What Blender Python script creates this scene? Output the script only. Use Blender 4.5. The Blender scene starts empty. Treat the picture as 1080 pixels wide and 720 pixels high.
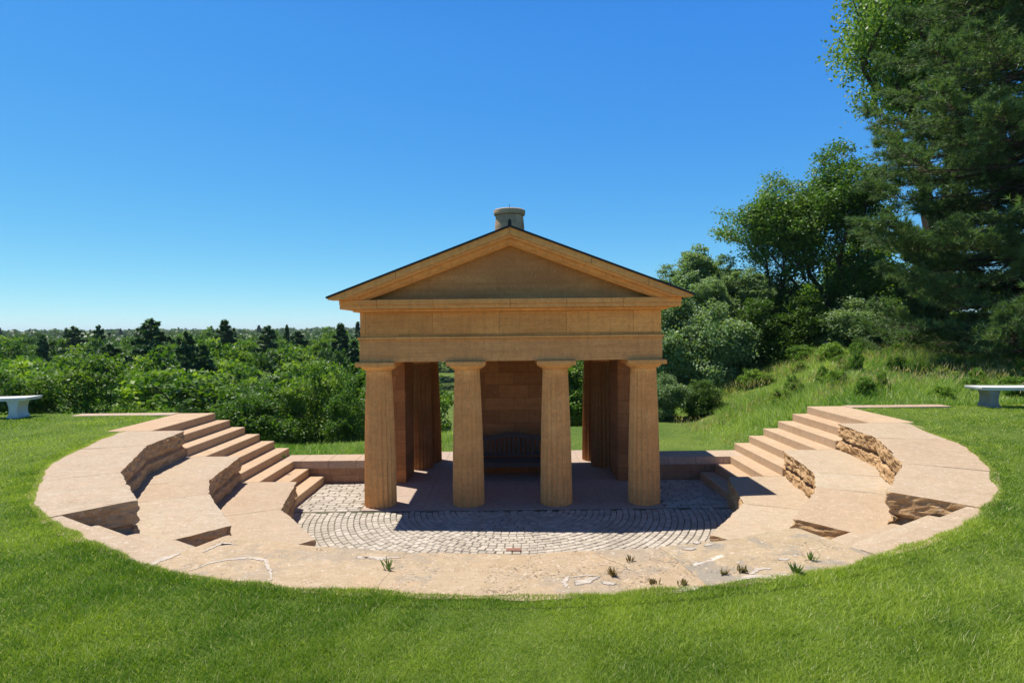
import bpy, math, random
import numpy as np
from mathutils import Vector, Matrix, noise
rnd = random.Random(7)
NP = np.random.RandomState(11)
S = bpy.context.scene
COL = S.collection
R_ = math.radians

# ------------------------------------------------------------------ camera
cam_d = bpy.data.cameras.new('camera'); cam = bpy.data.objects.new('camera', cam_d); COL.objects.link(cam)
pit, yaw, rol = 0.01864, 0.00255, 0.0106
R0 = Vector((math.cos(yaw), -math.sin(yaw), 0)); F0 = Vector((math.sin(yaw), math.cos(yaw), 0)); Z0 = Vector((0, 0, 1))
FW = F0*math.cos(pit) - Z0*math.sin(pit); U0 = F0*math.sin(pit) + Z0*math.cos(pit)
RT = R0*math.cos(rol) - U0*math.sin(rol); UP = R0*math.sin(rol) + U0*math.cos(rol)
M = Matrix((RT, UP, -FW)).transposed().to_4x4(); M.translation = Vector((-0.007, 0.356, 3.05))
cam.matrix_world = M
cam_d.lens = 20.85; cam_d.sensor_width = 36; cam_d.clip_start = 0.05; cam_d.clip_end = 9000
S.camera = cam

# ------------------------------------------------------------------ sky, sun, exposure
SUN = Vector((-0.335, 0.205, 1.0)).normalized()
elev = math.asin(SUN.z); az = math.atan2(SUN.x, SUN.y)
W = bpy.data.worlds.new('World'); S.world = W; W.use_nodes = True
wn = W.node_tree.nodes; wl = W.node_tree.links
sky = wn.new('ShaderNodeTexSky'); sky.sky_type = 'NISHITA'; sky.sun_disc = False
sky.sun_elevation = elev; sky.sun_rotation = az % (2*math.pi)
sky.altitude = 3000; sky.air_density = 1.0; sky.dust_density = 0.0; sky.ozone_density = 3.2
wn['Background'].inputs['Strength'].default_value = 0.13
sp_ = wn.new('ShaderNodeSeparateColor'); cb_ = wn.new('ShaderNodeCombineColor'); wl.new(sky.outputs[0], sp_.inputs[0])
for ch, (cf_, ga_) in enumerate(((.80, 1.32), (.94, .80), (.99, .22))):      # a clear polarised summer sky: deep cyan-blue
    a_ = wn.new('ShaderNodeMath'); a_.operation = 'MULTIPLY'; wl.new(sp_.outputs[ch], a_.inputs[0]); a_.inputs[1].default_value = .13
    b_ = wn.new('ShaderNodeMath'); b_.operation = 'POWER'; wl.new(a_.outputs[0], b_.inputs[0]); b_.inputs[1].default_value = ga_
    c_ = wn.new('ShaderNodeMath'); c_.operation = 'MULTIPLY'; wl.new(b_.outputs[0], c_.inputs[0]); c_.inputs[1].default_value = cf_/.13/1.46
    wl.new(c_.outputs[0], cb_.inputs[ch])
tc_ = wn.new('ShaderNodeTexCoord'); sz_ = wn.new('ShaderNodeSeparateXYZ'); wl.new(tc_.outputs['Generated'], sz_.inputs[0])
mr_ = wn.new('ShaderNodeMapRange'); mr_.interpolation_type = 'SMOOTHSTEP'; wl.new(sz_.outputs[2], mr_.inputs[0])
for k_, v_ in ((1, .42), (2, .85), (3, 1.0), (4, .24)): mr_.inputs[k_].default_value = v_      # sky dimmed overhead, above the view, to cut blue fill in the shade
mm_ = wn.new('ShaderNodeVectorMath'); mm_.operation = 'SCALE'; wl.new(cb_.outputs[0], mm_.inputs[0]); wl.new(mr_.outputs[0], mm_.inputs['Scale'])
wl.new(mm_.outputs[0], wn['Background'].inputs['Color'])
sd = bpy.data.lights.new('sun', 'SUN'); sd.energy = 4.8; sd.angle = R_(0.53); sd.color = (1.0, 0.95, 0.88)
so = bpy.data.objects.new('sun', sd); COL.objects.link(so); so.location = SUN*60
so.rotation_euler = SUN.to_track_quat('Z', 'Y').to_euler()
S.view_settings.view_transform = 'Standard'; S.view_settings.look = 'None'
S.view_settings.exposure = 0.52; S.view_settings.gamma = 1.0
S.render.resolution_x = 1024; S.render.resolution_y = 682

# ------------------------------------------------------------------ helpers
def link(o, parent=None):
    COL.objects.link(o)
    if parent: o.parent = parent
    return o
def thing(name, label, cat, loc=(0, 0, 0), group=None, rz=0):
    o = bpy.data.objects.new(name, None); o.empty_display_size = .2; link(o)
    o.location = loc; o.rotation_euler = (0, 0, rz)
    o['label'] = label; o['category'] = cat
    if group: o['group'] = group
    return o
def tag(o, label, cat, group=None):
    o['label'] = label; o['category'] = cat
    if group: o['group'] = group
    return o
def mk(name, V, F, mat, parent=None, smooth=False, off=None):
    me = bpy.data.meshes.new(name)
    if off is not None: V = [(v[0]-off[0], v[1]-off[1], v[2]-off[2]) for v in V]
    me.from_pydata([tuple(v) for v in V], [], F); me.update()
    if smooth: me.polygons.foreach_set('use_smooth', [True]*len(me.polygons))
    me.materials.append(mat)
    return link(bpy.data.objects.new(name, me), parent)
def mknp(name, V, nper, mat, parent=None, tint=None, link_it=True, smooth=False):
    """V: (n*nper,3) array of separate polygons with nper vertices each"""
    V = np.ascontiguousarray(V, dtype=np.float32); n = len(V)//nper
    me = bpy.data.meshes.new(name)
    me.vertices.add(len(V)); me.vertices.foreach_set('co', V.ravel())
    me.loops.add(len(V)); me.loops.foreach_set('vertex_index', np.arange(len(V), dtype=np.int32))
    me.polygons.add(n); me.polygons.foreach_set('loop_start', np.arange(0, len(V), nper, dtype=np.int32))
    if tint is not None:
        a = me.attributes.new('tint', 'FLOAT', 'FACE'); a.data.foreach_set('value', np.ascontiguousarray(tint, dtype=np.float32))
    me.update(calc_edges=True)
    if smooth: me.polygons.foreach_set('use_smooth', [True]*n)
    me.materials.append(mat)
    o = bpy.data.objects.new(name, me)
    return link(o, parent) if link_it else o
class MB:
    def __init__(s): s.V = []; s.F = []
    def add(s, V, F):
        b = len(s.V); s.V += [tuple(v) for v in V]; s.F += [tuple(i+b for i in f) for f in F]
    def box(s, x0, x1, y0, y1, z0, z1, bev=0.0):
        if bev <= 0:
            s.add([(x0,y0,z0),(x1,y0,z0),(x1,y1,z0),(x0,y1,z0),(x0,y0,z1),(x1,y0,z1),(x1,y1,z1),(x0,y1,z1)],
                  [(3,2,1,0),(4,5,6,7),(0,1,5,4),(1,2,6,5),(2,3,7,6),(3,0,4,7)]); return
        b = bev; V = []
        lim = ((x0, x1), (y0, y1), (z0, z1)); idx = {}
        for ix in (0, 1):
            for iy in (0, 1):
                for iz in (0, 1):
                    for ax in range(3):
                        p = []
                        for a, i in enumerate((ix, iy, iz)):
                            q = lim[a][i]
                            if a != ax: q += b if i == 0 else -b
                            p.append(q)
                        idx[(ix, iy, iz, ax)] = len(V); V.append(tuple(p))
        F = []
        for ax in range(3):
            o1, o2 = [(1, 2), (2, 0), (0, 1)][ax]
            for i in (0, 1):
                loop = []
                for (u, v) in ((0, 0), (1, 0), (1, 1), (0, 1)):
                    k = [0, 0, 0]; k[ax] = i; k[o1] = u; k[o2] = v
                    loop.append(idx[(*k, ax)])
                F.append(tuple(loop if i else loop[::-1]))
        for ax in range(3):
            o1, o2 = [(1, 2), (2, 0), (0, 1)][ax]
            for u in (0, 1):
                for v in (0, 1):
                    k0 = [0, 0, 0]; k1 = [0, 0, 0]; k0[o1] = k1[o1] = u; k0[o2] = k1[o2] = v; k1[ax] = 1
                    f = (idx[(*k0, o1)], idx[(*k1, o1)], idx[(*k1, o2)], idx[(*k0, o2)])
                    F.append(f if (u+v) % 2 == 0 else f[::-1])
        for ix in (0, 1):
            for iy in (0, 1):
                for iz in (0, 1):
                    f = tuple(idx[(ix, iy, iz, a)] for a in range(3))
                    F.append(f if (ix+iy+iz) % 2 else f[::-1])
        s.add(V, F)
    def prism_xz(s, P, y0, y1):
        n = len(P)
        V = [(x, y0, z) for x, z in P]+[(x, y1, z) for x, z in P]
        F = [tuple(range(n)), tuple(range(2*n-1, n-1, -1))]+[(i, i+n, (i+1) % n+n, (i+1) % n) for i in range(n)]
        s.add(V, F)
    def prism_xy(s, P, z0, z1):
        n = len(P)
        V = [(x, y, z0) for x, y in P]+[(x, y, z1) for x, y in P]
        F = [tuple(range(n))[::-1], tuple(range(n, 2*n))]+[(i, (i+1) % n, (i+1) % n+n, i+n) for i in range(n)]
        s.add(V, F)
    def tube(s, pts, rads, n=8, cap=True):
        rings = []; N = len(pts); pts = [Vector(p) for p in pts]
        for i, p in enumerate(pts):
            t = (pts[min(i+1, N-1)]-pts[max(i-1, 0)]).normalized()
            a = t.cross(Vector((0, 0, 1))) if abs(t.z) < .95 else t.cross(Vector((1, 0, 0)))
            a.normalize(); b = t.cross(a)
            rings.append([p+(a*math.cos(2*math.pi*k/n)+b*math.sin(2*math.pi*k/n))*rads[i] for k in range(n)])
        V = [v for r in rings for v in r]
        F = [(i*n+k, i*n+(k+1) % n, (i+1)*n+(k+1) % n, (i+1)*n+k) for i in range(N-1) for k in range(n)]
        if cap: F += [tuple(range(n))[::-1], tuple((N-1)*n+k for k in range(n))]
        s.add(V, F)
    def lathe(s, prof, n=32, c=(0, 0)):
        V = []; m = len(prof)
        for (r, z) in prof:
            for k in range(n):
                a = 2*math.pi*k/n; V.append((c[0]+r*math.cos(a), c[1]+r*math.sin(a), z))
        F = [(i*n+k, i*n+(k+1) % n, (i+1)*n+(k+1) % n, (i+1)*n+k) for i in range(m-1) for k in range(n)]
        F += [tuple(range(n))[::-1], tuple((m-1)*n+k for k in range(n))]
        s.add(V, F)
    def build(s, name, mat, parent=None, off=None, smooth=False):
        return mk(name, s.V, s.F, mat, parent, smooth, off)

# ------------------------------------------------------------------ materials
class NT:
    def __init__(s, name):
        s.m = bpy.data.materials.new(name); s.m.use_nodes = True; s.t = s.m.node_tree; s.n = s.t.nodes; s.l = s.t.links
        s.b = s.n['Principled BSDF']; s.out = s.n['Material Output']
        s.b.inputs['Specular IOR Level'].default_value = .25
        s.co = s.n.new('ShaderNodeTexCoord'); s.geo = s.n.new('ShaderNodeNewGeometry')
    def node(s, typ, ins=None, **kw):
        n = s.n.new(typ)
        for k, v in kw.items(): setattr(n, k, v)
        for k, v in (ins or {}).items():
            if isinstance(v, bpy.types.NodeSocket): s.l.new(v, n.inputs[k])
            else: n.inputs[k].default_value = v
        return n
    def noise(s, scale, detail=4, rough=.6, vec=None, dist=0):
        return s.node('ShaderNodeTexNoise', {'Vector': vec or s.geo.outputs['Position'], 'Scale': scale, 'Detail': detail, 'Roughness': rough, 'Distortion': dist}).outputs['Fac']
    def map(s, v, a, b, c=0., d=1.):
        return s.node('ShaderNodeMapRange', {'Value': v, 'From Min': a, 'From Max': b, 'To Min': c, 'To Max': d}).outputs[0]
    def mix(s, f, a, b, typ='MIX'):
        n = s.n.new('ShaderNodeMix'); n.data_type = 'RGBA'; n.blend_type = typ
        for sock, v in ((n.inputs[0], f), (n.inputs[6], a), (n.inputs[7], b)):
            if isinstance(v, bpy.types.NodeSocket): s.l.new(v, sock)
            else: sock.default_value = v if not isinstance(v, tuple) else (*v, 1)[:4]
        return n.outputs[2]
    def math(s, op, a, b=0.):
        n = s.n.new('ShaderNodeMath'); n.operation = op
        for i, v in enumerate((a, b)):
            if isinstance(v, bpy.types.NodeSocket): s.l.new(v, n.inputs[i])
            else: n.inputs[i].default_value = v
        return n.outputs[0]
    def scaled(s, sx, sy, sz, vec=None):
        return s.node('ShaderNodeMapping', {'Vector': vec or s.geo.outputs['Position'], 'Scale': (sx, sy, sz)}).outputs[0]
    def bump(s, h, strength=.4, dist=.01, normal=None):
        ins = {'Height': h, 'Strength': strength, 'Distance': dist}
        if normal is not None: ins['Normal'] = normal
        return s.node('ShaderNodeBump', ins).outputs[0]
    def done(s, col, rough=.85, normal=None):
        for k, v in (('Base Color', col), ('Roughness', rough)):
            if isinstance(v, bpy.types.NodeSocket): s.l.new(v, s.b.inputs[k])
            else: s.b.inputs[k].default_value = v if not isinstance(v, tuple) else (*v, 1)[:4]
        if normal is not None: s.l.new(normal, s.b.inputs['Normal'])
        return s.m

def paving_stone(name, base, second, patches=0.0, grey=0.0, pit=.5, rough_face=False):
    """sunlit seat and step sandstone: pink cream with pits, pale bedding veins, lichen and mortar stains"""
    t = NT(name)
    oi = t.node('ShaderNodeObjectInfo')
    off = t.node('ShaderNodeVectorMath', {0: t.geo.outputs['Position']}, operation='ADD')
    comb = t.node('ShaderNodeCombineXYZ', {'X': t.math('MULTIPLY', oi.outputs['Random'], 31.), 'Y': t.math('MULTIPLY', oi.outputs['Random'], 17.)})
    t.l.new(comb.outputs[0], off.inputs[1]); P = off.outputs[0]
    n1 = t.noise(1.3, 5, .6, P, .6); n2 = t.noise(9, 6, .7, P); n3 = t.noise(55, 4, .7, P); n4 = t.noise(140, 2, .5, P)
    c = t.mix(t.map(n1, .35, .65), base, second)
    c = t.mix(t.map(oi.outputs['Random'], 0, 1, 0, .8), c, (base[0]*.90, base[1]*.80, base[2]*.74))
    c = t.mix(t.map(n2, .42, .68, 0, .5), c, (base[0]*.74, base[1]*.67, base[2]*.58))
    c = t.mix(t.map(t.noise(4.5, 5, .7, P, .8), .5, .66, 0, .4), c, (min(1, base[0]*1.12), base[1]*.98, base[2]*.92))
    vein = t.noise(2.2, 6, .55, t.scaled(1, 2.6, 2, P), 1.6)
    vm = t.map(t.math('ABSOLUTE', t.math('SUBTRACT', vein, .5)), 0, .012, .35, 0)
    c = t.mix(vm, c, (.74, .66, .56))
    c = t.mix(t.map(n4, .45, .68, 0, .5), c, (base[0]*.6, base[1]*.55, base[2]*.5))
    dots = t.map(t.math('MULTIPLY', n3, t.map(t.noise(3.3, 3, .6, P), .3, .7, .82, 1.1)),   .60, .68, 0, .8)
    c = t.mix(dots, c, (.17, .135, .10))
    if grey > 0:
        g = t.map(t.math('MULTIPLY', t.noise(1.7, 6, .7, P, .4), t.map(n2, .3, .6, .8, 1.15)), .52, .62, 0, grey)
        c = t.mix(g, c, (.25, .225, .185))
    if patches > 0:
        w = t.map(t.math('ADD', t.noise(2.6, 8, .68, P, 1.5), t.math('MULTIPLY', n3, .06)), .74-.06*patches, .775-.06*patches, 0, .75)
        c = t.mix(w, c, (.66, .59, .50))
    fl = t.map(t.noise(24, 4, .75, t.scaled(1, 1.7, 1, P)), .60, .67, 0, .55)
    c = t.mix(fl, c, (base[0]*.55, base[1]*.5, base[2]*.45))
    c = t.mix(t.map(t.noise(31, 3, .7, P), .62, .68, 0, .5), c, (.78, .68, .56))
    h = t.math('ADD', t.math('MULTIPLY', n2, .6), t.math('MULTIPLY', n3, .5))
    h = t.math('SUBTRACT', h, t.math('MULTIPLY', dots, .5))
    return t.done(c, .88, t.bump(h, pit, .012))
def rock_face(name, base, dark):
    t = NT(name); P = t.geo.outputs['Position']
    n1 = t.noise(3.5, 6, .65, t.scaled(1, 1, 2.6)); n2 = t.noise(22, 6, .7); n3 = t.noise(80, 3, .6)
    c = t.mix(t.map(n1, .35, .62), base, dark)
    c = t.mix(t.map(n2, .5, .72, 0, .6), c, (dark[0]*.55, dark[1]*.5, dark[2]*.5))
    sp = t.map(t.noise(30, 4, .7), .56, .66, 0, .6)
    c = t.mix(sp, c, (.55, .5, .42))
    h = t.math('ADD', n2, t.math('MULTIPLY', n3, .4))
    return t.done(c, .92, t.bump(h, .9, .03))
def temple_stone(name, base, second, ashlar=None, band=1.0):
    t = NT(name); P = t.geo.outputs['Position']
    n1 = t.noise(.9, 5, .6, t.scaled(1, 1, 2.2), .5); st = t.noise(3.0, 5, .65, t.scaled(.25, .25, 6), .3); n3 = t.noise(60, 4, .65); n2 = t.noise(11, 5, .7)
    c = t.mix(t.map(n1, .32, .66), base, second)
    c = t.mix(t.map(st, .4, .7, 0, .45*band), c, (base[0]*.62, base[1]*.55, base[2]*.5))
    c = t.mix(t.map(n2, .45, .68, 0, .35), c, (base[0]*.52, base[1]*.48, base[2]*.48))
    c = t.mix(t.map(t.noise(3.4, 5, .7, P, .7), .48, .66, 0, .38), c, (base[0]*.68, base[1]*.62, base[2]*.62))
    c = t.mix(t.map(t.noise(25, 4, .75), .58, .66, 0, .55), c, (base[0]*.42, base[1]*.36, base[2]*.36))
    c = t.mix(t.map(n3, .60, .68, 0, .6), c, (.12, .07, .035))
    c = t.mix(t.map(t.noise(42, 3, .6), .66, .70, 0, .55), c, (.75, .62, .42))
    drip = t.noise(5, 4, .6, t.scaled(3.2, 3.2, .25)); c = t.mix(t.map(drip, .52, .72, 0, .32), c, (base[0]*.45, base[1]*.4, base[2]*.42))
    h = t.math('ADD', t.math('MULTIPLY', n2, .5), t.math('MULTIPLY', n3, .6))
    if ashlar:
        sep = t.node('ShaderNodeSeparateXYZ', {0: P})
        u = t.math('ADD', sep.outputs[0], sep.outputs[1])
        uv = t.node('ShaderNodeCombineXYZ', {'X': u, 'Y': sep.outputs[2]}).outputs[0]
        br = t.node('ShaderNodeTexBrick', {'Vector': uv, 'Color1': (.80, .78, .76, 1), 'Color2': (1.12, 1.10, 1.06, 1), 'Mortar': (.55, .5, .45, 1), 'Scale': 1.0,
             'Mortar Size': .004, 'Mortar Smooth': .1, 'Bias': 0., 'Brick Width': ashlar[0], 'Row Height': ashlar[1]})
        c = t.mix(1.0, c, br.outputs['Color'], 'MULTIPLY')
        h = t.math('SUBTRACT', h, t.math('MULTIPLY', br.outputs['Fac'], .8))
    return t.done(c, .85, t.bump(h, .45, .01))
def simple(name, col, rough=.7, var=.25, scale=12, bump=.2, metal=0):
    t = NT(name); n = t.noise(scale, 5, .65)
    c = t.mix(t.map(n, .3, .7, 0, 1), col, tuple(x*(1-var) for x in col))
    t.b.inputs['Metallic'].default_value = metal
    return t.done(c, rough, t.bump(t.noise(scale*4, 4), bump, .005))
def leaf_mat(name, a, b, trans=.35, rough=.5, hue=None, straw=None, spec=.35):
    t = NT(name)
    at = t.node('ShaderNodeAttribute', attribute_name='tint').outputs['Fac']
    oi = t.node('ShaderNodeObjectInfo').outputs['Random']
    c = t.mix(at, a, b)
    c = t.mix(t.map(oi, 0, 1, 0, .8), c, hue or (a[0]*1.3, a[1]*.95, a[2]*.8)) if not straw else t.mix(t.map(at, 1.0, 2.0), c, straw)
    t.l.new(c, t.b.inputs['Base Color']); t.b.inputs['Roughness'].default_value = rough
    t.b.inputs['Specular IOR Level'].default_value = spec
    tr = t.node('ShaderNodeBsdfTranslucent', {'Color': t.mix(1., c, (1.25, 1.35, .5), 'MULTIPLY')})
    ms = t.node('ShaderNodeMixShader', {0: trans, 1: t.b.outputs[0], 2: tr.outputs[0]})
    t.l.new(ms.outputs[0], t.out.inputs['Surface'])
    return t.m

M_seatL = paving_stone('seat_sandstone', (.445, .35, .245), (.44, .37, .27))
M_seatR = paving_stone('seat_sandstone_pale', (.46, .365, .25), (.475, .395, .285))
M_front = paving_stone('rim_sandstone', (.46, .355, .225), (.50, .41, .275), patches=.5, grey=.4, pit=1.)
M_frontR = paving_stone('rim_sandstone_grey', (.45, .36, .225), (.49, .40, .27), patches=1.0, grey=.75, pit=1.)
M_step = paving_stone('step_sandstone', (.53, .39, .25), (.48, .335, .205), pit=.35)
M_rock = rock_face('split_sandstone', (.60, .40, .22), (.42, .26, .13))
M_rockR = rock_face('split_sandstone_pale', (.58, .38, .19), (.42, .25, .11))
M_wall = temple_stone('wall_sandstone', (.46, .27, .14), (.38, .22, .13), ashlar=(.56, .155))
M_cope = paving_stone('coping_sandstone', (.47, .36, .26), (.48, .38, .28), pit=.3)
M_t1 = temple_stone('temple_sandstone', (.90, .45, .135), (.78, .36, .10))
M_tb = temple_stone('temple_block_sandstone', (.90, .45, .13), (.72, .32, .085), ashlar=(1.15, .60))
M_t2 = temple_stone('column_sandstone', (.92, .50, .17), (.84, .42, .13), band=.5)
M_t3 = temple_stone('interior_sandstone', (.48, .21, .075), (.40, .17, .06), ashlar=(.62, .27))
M_floor = paving_stone('floor_sandstone', (.42, .33, .26), (.46, .36, .28), pit=.3)
M_sett = None
def sett_mat():
    t = NT('granite_sett'); at = t.node('ShaderNodeAttribute', attribute_name='tint').outputs['Fac']
    c = t.mix(at, (.37, .32, .25), (.54, .475, .385)); c = t.mix(t.map(t.noise(45, 5, .7), .4, .7, 0, .5), c, (.30, .25, .19))
    c = t.mix(t.map(t.noise(1.6, 4, .6), .5, .68, 0, .4), c, (.30, .26, .2))
    return t.done(c, .8, t.bump(t.noise(60, 4), .5, .008))
M_sett = sett_mat()
def bed_mat():
    t = NT('joint_sand'); c = t.mix(t.map(t.noise(2.2, 4), .42, .6), (.24, .20, .14), (.06, .07, .03))
    return t.done(c, .95, t.bump(t.noise(120, 3), .6, .01))
M_bed = bed_mat()
M_metal = simple('dark_roof_metal', (.035, .035, .04), .45, .3, 6, .1, .6)
M_wood = simple('weathered_teak', (.11, .09, .075), .75, .4, 25, .4)
M_marble = simple('bench_marble', (.70, .68, .63), .55, .22, 5, .2)
M_marbleD = simple('bench_pedestal_stone', (.30, .28, .25), .8, .4, 7, .5)
M_bark = simple('tree_bark', (.10, .075, .055), .9, .5, 9, .9)
M_birch = simple('pale_bark', (.38, .36, .31), .85, .5, 7, .6)
M_brick = simple('drain_brick', (.30, .15, .11), .8, .3, 20, .4)
M_mortar = simple('old_mortar', (.53, .45, .36), .9, .3, 14, .8)

# ------------------------------------------------------------------ ground
G = 1.370; RI = G/9; CY = 10.66
def sm(a, b, x):
    t = np.clip((x-a)/(b-a), 0, 1); return t*t*(3-2*t)
def H(x, y):
    x = np.asarray(x, float); y = np.asarray(y, float)
    r = np.hypot(x, y-CY)
    lawn = G-.012+.012*np.sin(x*.9)*np.cos(y*.7)*sm(7.2, 9, r)
    inside = ((r < np.where(x < 0, 6.40, 6.46)) & (y < CY+.1)) | ((np.abs(x) < 6.8) & (y > CY-.1))
    near = np.where(inside, -.22, lawn)
    # behind the retaining walls
    left = np.clip((-5.5-x)/3.5, 0, 1)
    ye = 18.2+np.where(x < 0, np.maximum(x, -6)*.55, np.clip(x-2.5, 0, 60)*2.2)
    ye = ye-4.2*left
    base = left*1.1
    x0 = 4.4+np.clip(y-13, 0, 6)*.27
    rise = np.minimum(np.clip((.43-.010*np.clip(y-13, 0, 7))*(x-x0), 0, None), 1.28+np.clip(y-13.3, 0, 7)*.10)
    up = 0
    d = np.clip(y-ye, 0, None)
    fall = np.where(d < 4, d*d*.06, .96+(d-4)*.48)
    far = base+rise+up-fall*np.where(x > 3, .75, 1)
    valley = -11.5+.6*np.sin(x*.05+1)*np.cos(y*.04)+sm(150, 1100, np.hypot(x, y))*8
    far = np.maximum(far, valley) + np.where(y > 3000, 0, 0)
    blend = sm(12.72, 12.86, y)
    blend = np.where(np.abs(x) > 9.0, sm(13.0, 13.9, y), blend)
    z = near*(1-blend)+far*blend
    hills = 26*sm(1600, 2600, np.hypot(x, y))*(.8+.2*np.sin(x*.002+.5))
    return z+hills*sm(500, 1200, y)
gx = np.concatenate([-np.geomspace(3500, 17, 38), np.arange(-16, 16.01, .1), np.geomspace(17, 3500, 38)])
gy = np.concatenate([np.linspace(-60, -1, 12), np.arange(0, 26, .1), np.geomspace(26.5, 4200, 90)])
XX, YY = np.meshgrid(gx, gy); ZZ = H(XX, YY)
nx, ny = len(gx), len(gy)
V = np.stack([XX, YY, ZZ], -1).reshape(-1, 3)
i, j = np.meshgrid(np.arange(nx-1), np.arange(ny-1)); a = (j*nx+i).ravel()
F = np.stack([a, a+1, a+1+nx, a+nx], 1)
me = bpy.data.meshes.new('ground'); me.vertices.add(len(V)); me.vertices.foreach_set('co', V.ravel().astype(np.float32))
me.loops.add(F.size); me.loops.foreach_set('vertex_index', F.ravel().astype(np.int32))
me.polygons.add(len(F)); me.polygons.foreach_set('loop_start', np.arange(0, F.size, 4, dtype=np.int32)); me.update(calc_edges=True)
me.polygons.foreach_set('use_smooth', [True]*len(F))
def ground_mat():
    t = NT('turf_soil'); n = t.noise(.8, 6, .6); n2 = t.noise(30, 5, .7)
    c = t.mix(t.map(n, .35, .65), (.06, .11, .012), (.11, .155, .02)); c = t.mix(t.map(n2, .5, .8, 0, .8), c, (.10, .085, .04))
    return t.done(c, .95, t.bump(n2, .5, .03))
me.materials.append(ground_mat()); ground = link(bpy.data.objects.new('ground', me)); ground['kind'] = 'structure'

# ------------------------------------------------------------------ paving (setts, pavers, floor bed)
def P2(R, a, s=-1): return (s*R*math.cos(R_(a)), CY-R*math.sin(R_(a)))
bed = MB(); bed.box(-4.0, 4.0, 6.0, 12.5, -.20, -.014); o = bed.build('paving_bed', M_bed); o['kind'] = 'structure'
quads = []; tints = []
def sett(pts, h):
    """a chamfered sett: top face inset plus four flanks"""
    c = Vector((sum(p[0] for p in pts)/4, sum(p[1] for p in pts)/4))
    inn = [Vector(p)+(c-Vector(p)).normalized()*.012 for p in pts]
    dz = [h+rnd.uniform(-.0015, .0015) for _ in range(4)]
    top = [(p.x, p.y, dz[k]) for k, p in enumerate(inn)]; low = [(p[0], p[1], h-.012) for p in pts]
    tt = rnd.random()
    quads.extend(top); tints.append(tt)
    for k in range(4):
        m = (k+1) % 4; quads.extend([low[k], low[m], top[m], top[k]]); tints.append(tt)
YJ = 10.40
r = .10
while r < 3.78:
    w = .098+rnd.uniform(-.004, .004); rm = r+w/2
    n = max(6, int(2*math.pi*rm/.118)); ph = rnd.random()
    for k in range(n):
        a0 = 2*math.pi*(k+ph)/n; a1 = 2*math.pi*(k+ph+.95*rnd.uniform(.93, 1.05))/n
        gp = .005
        pts = [(rr*math.cos(aa)+rnd.uniform(-.004, .004), CY-.2-rr*math.sin(aa)+rnd.uniform(-.004, .004)) for rr, aa in ((r+gp, a1), (r+w-gp, a1), (r+w-gp, a0), (r+gp, a0))]
        if max(p[1] for p in pts) > YJ: continue
        sett(pts, rnd.uniform(-.004, .004))
    r += w
for s in (-1, 1):      # rectangular pavers beside the temple
    y = YJ+.02; row = 0
    while y < 12.28:
        x = 2.62+.12*(row % 2)*.5
        while x < 3.86:
            w = rnd.uniform(.19, .25)
            sett([(s*x, y+.004), (s*(x+w-.012), y+.004), (s*(x+w-.012), y+.112), (s*x, y+.112)][::1 if s > 0 else -1], rnd.uniform(-.003, .003)); x += w
        y += .118; row += 1
pv = mknp('sett_paving', np.array(quads), 4, M_sett, tint=np.array(tints)); pv['kind'] = 'structure'

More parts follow.
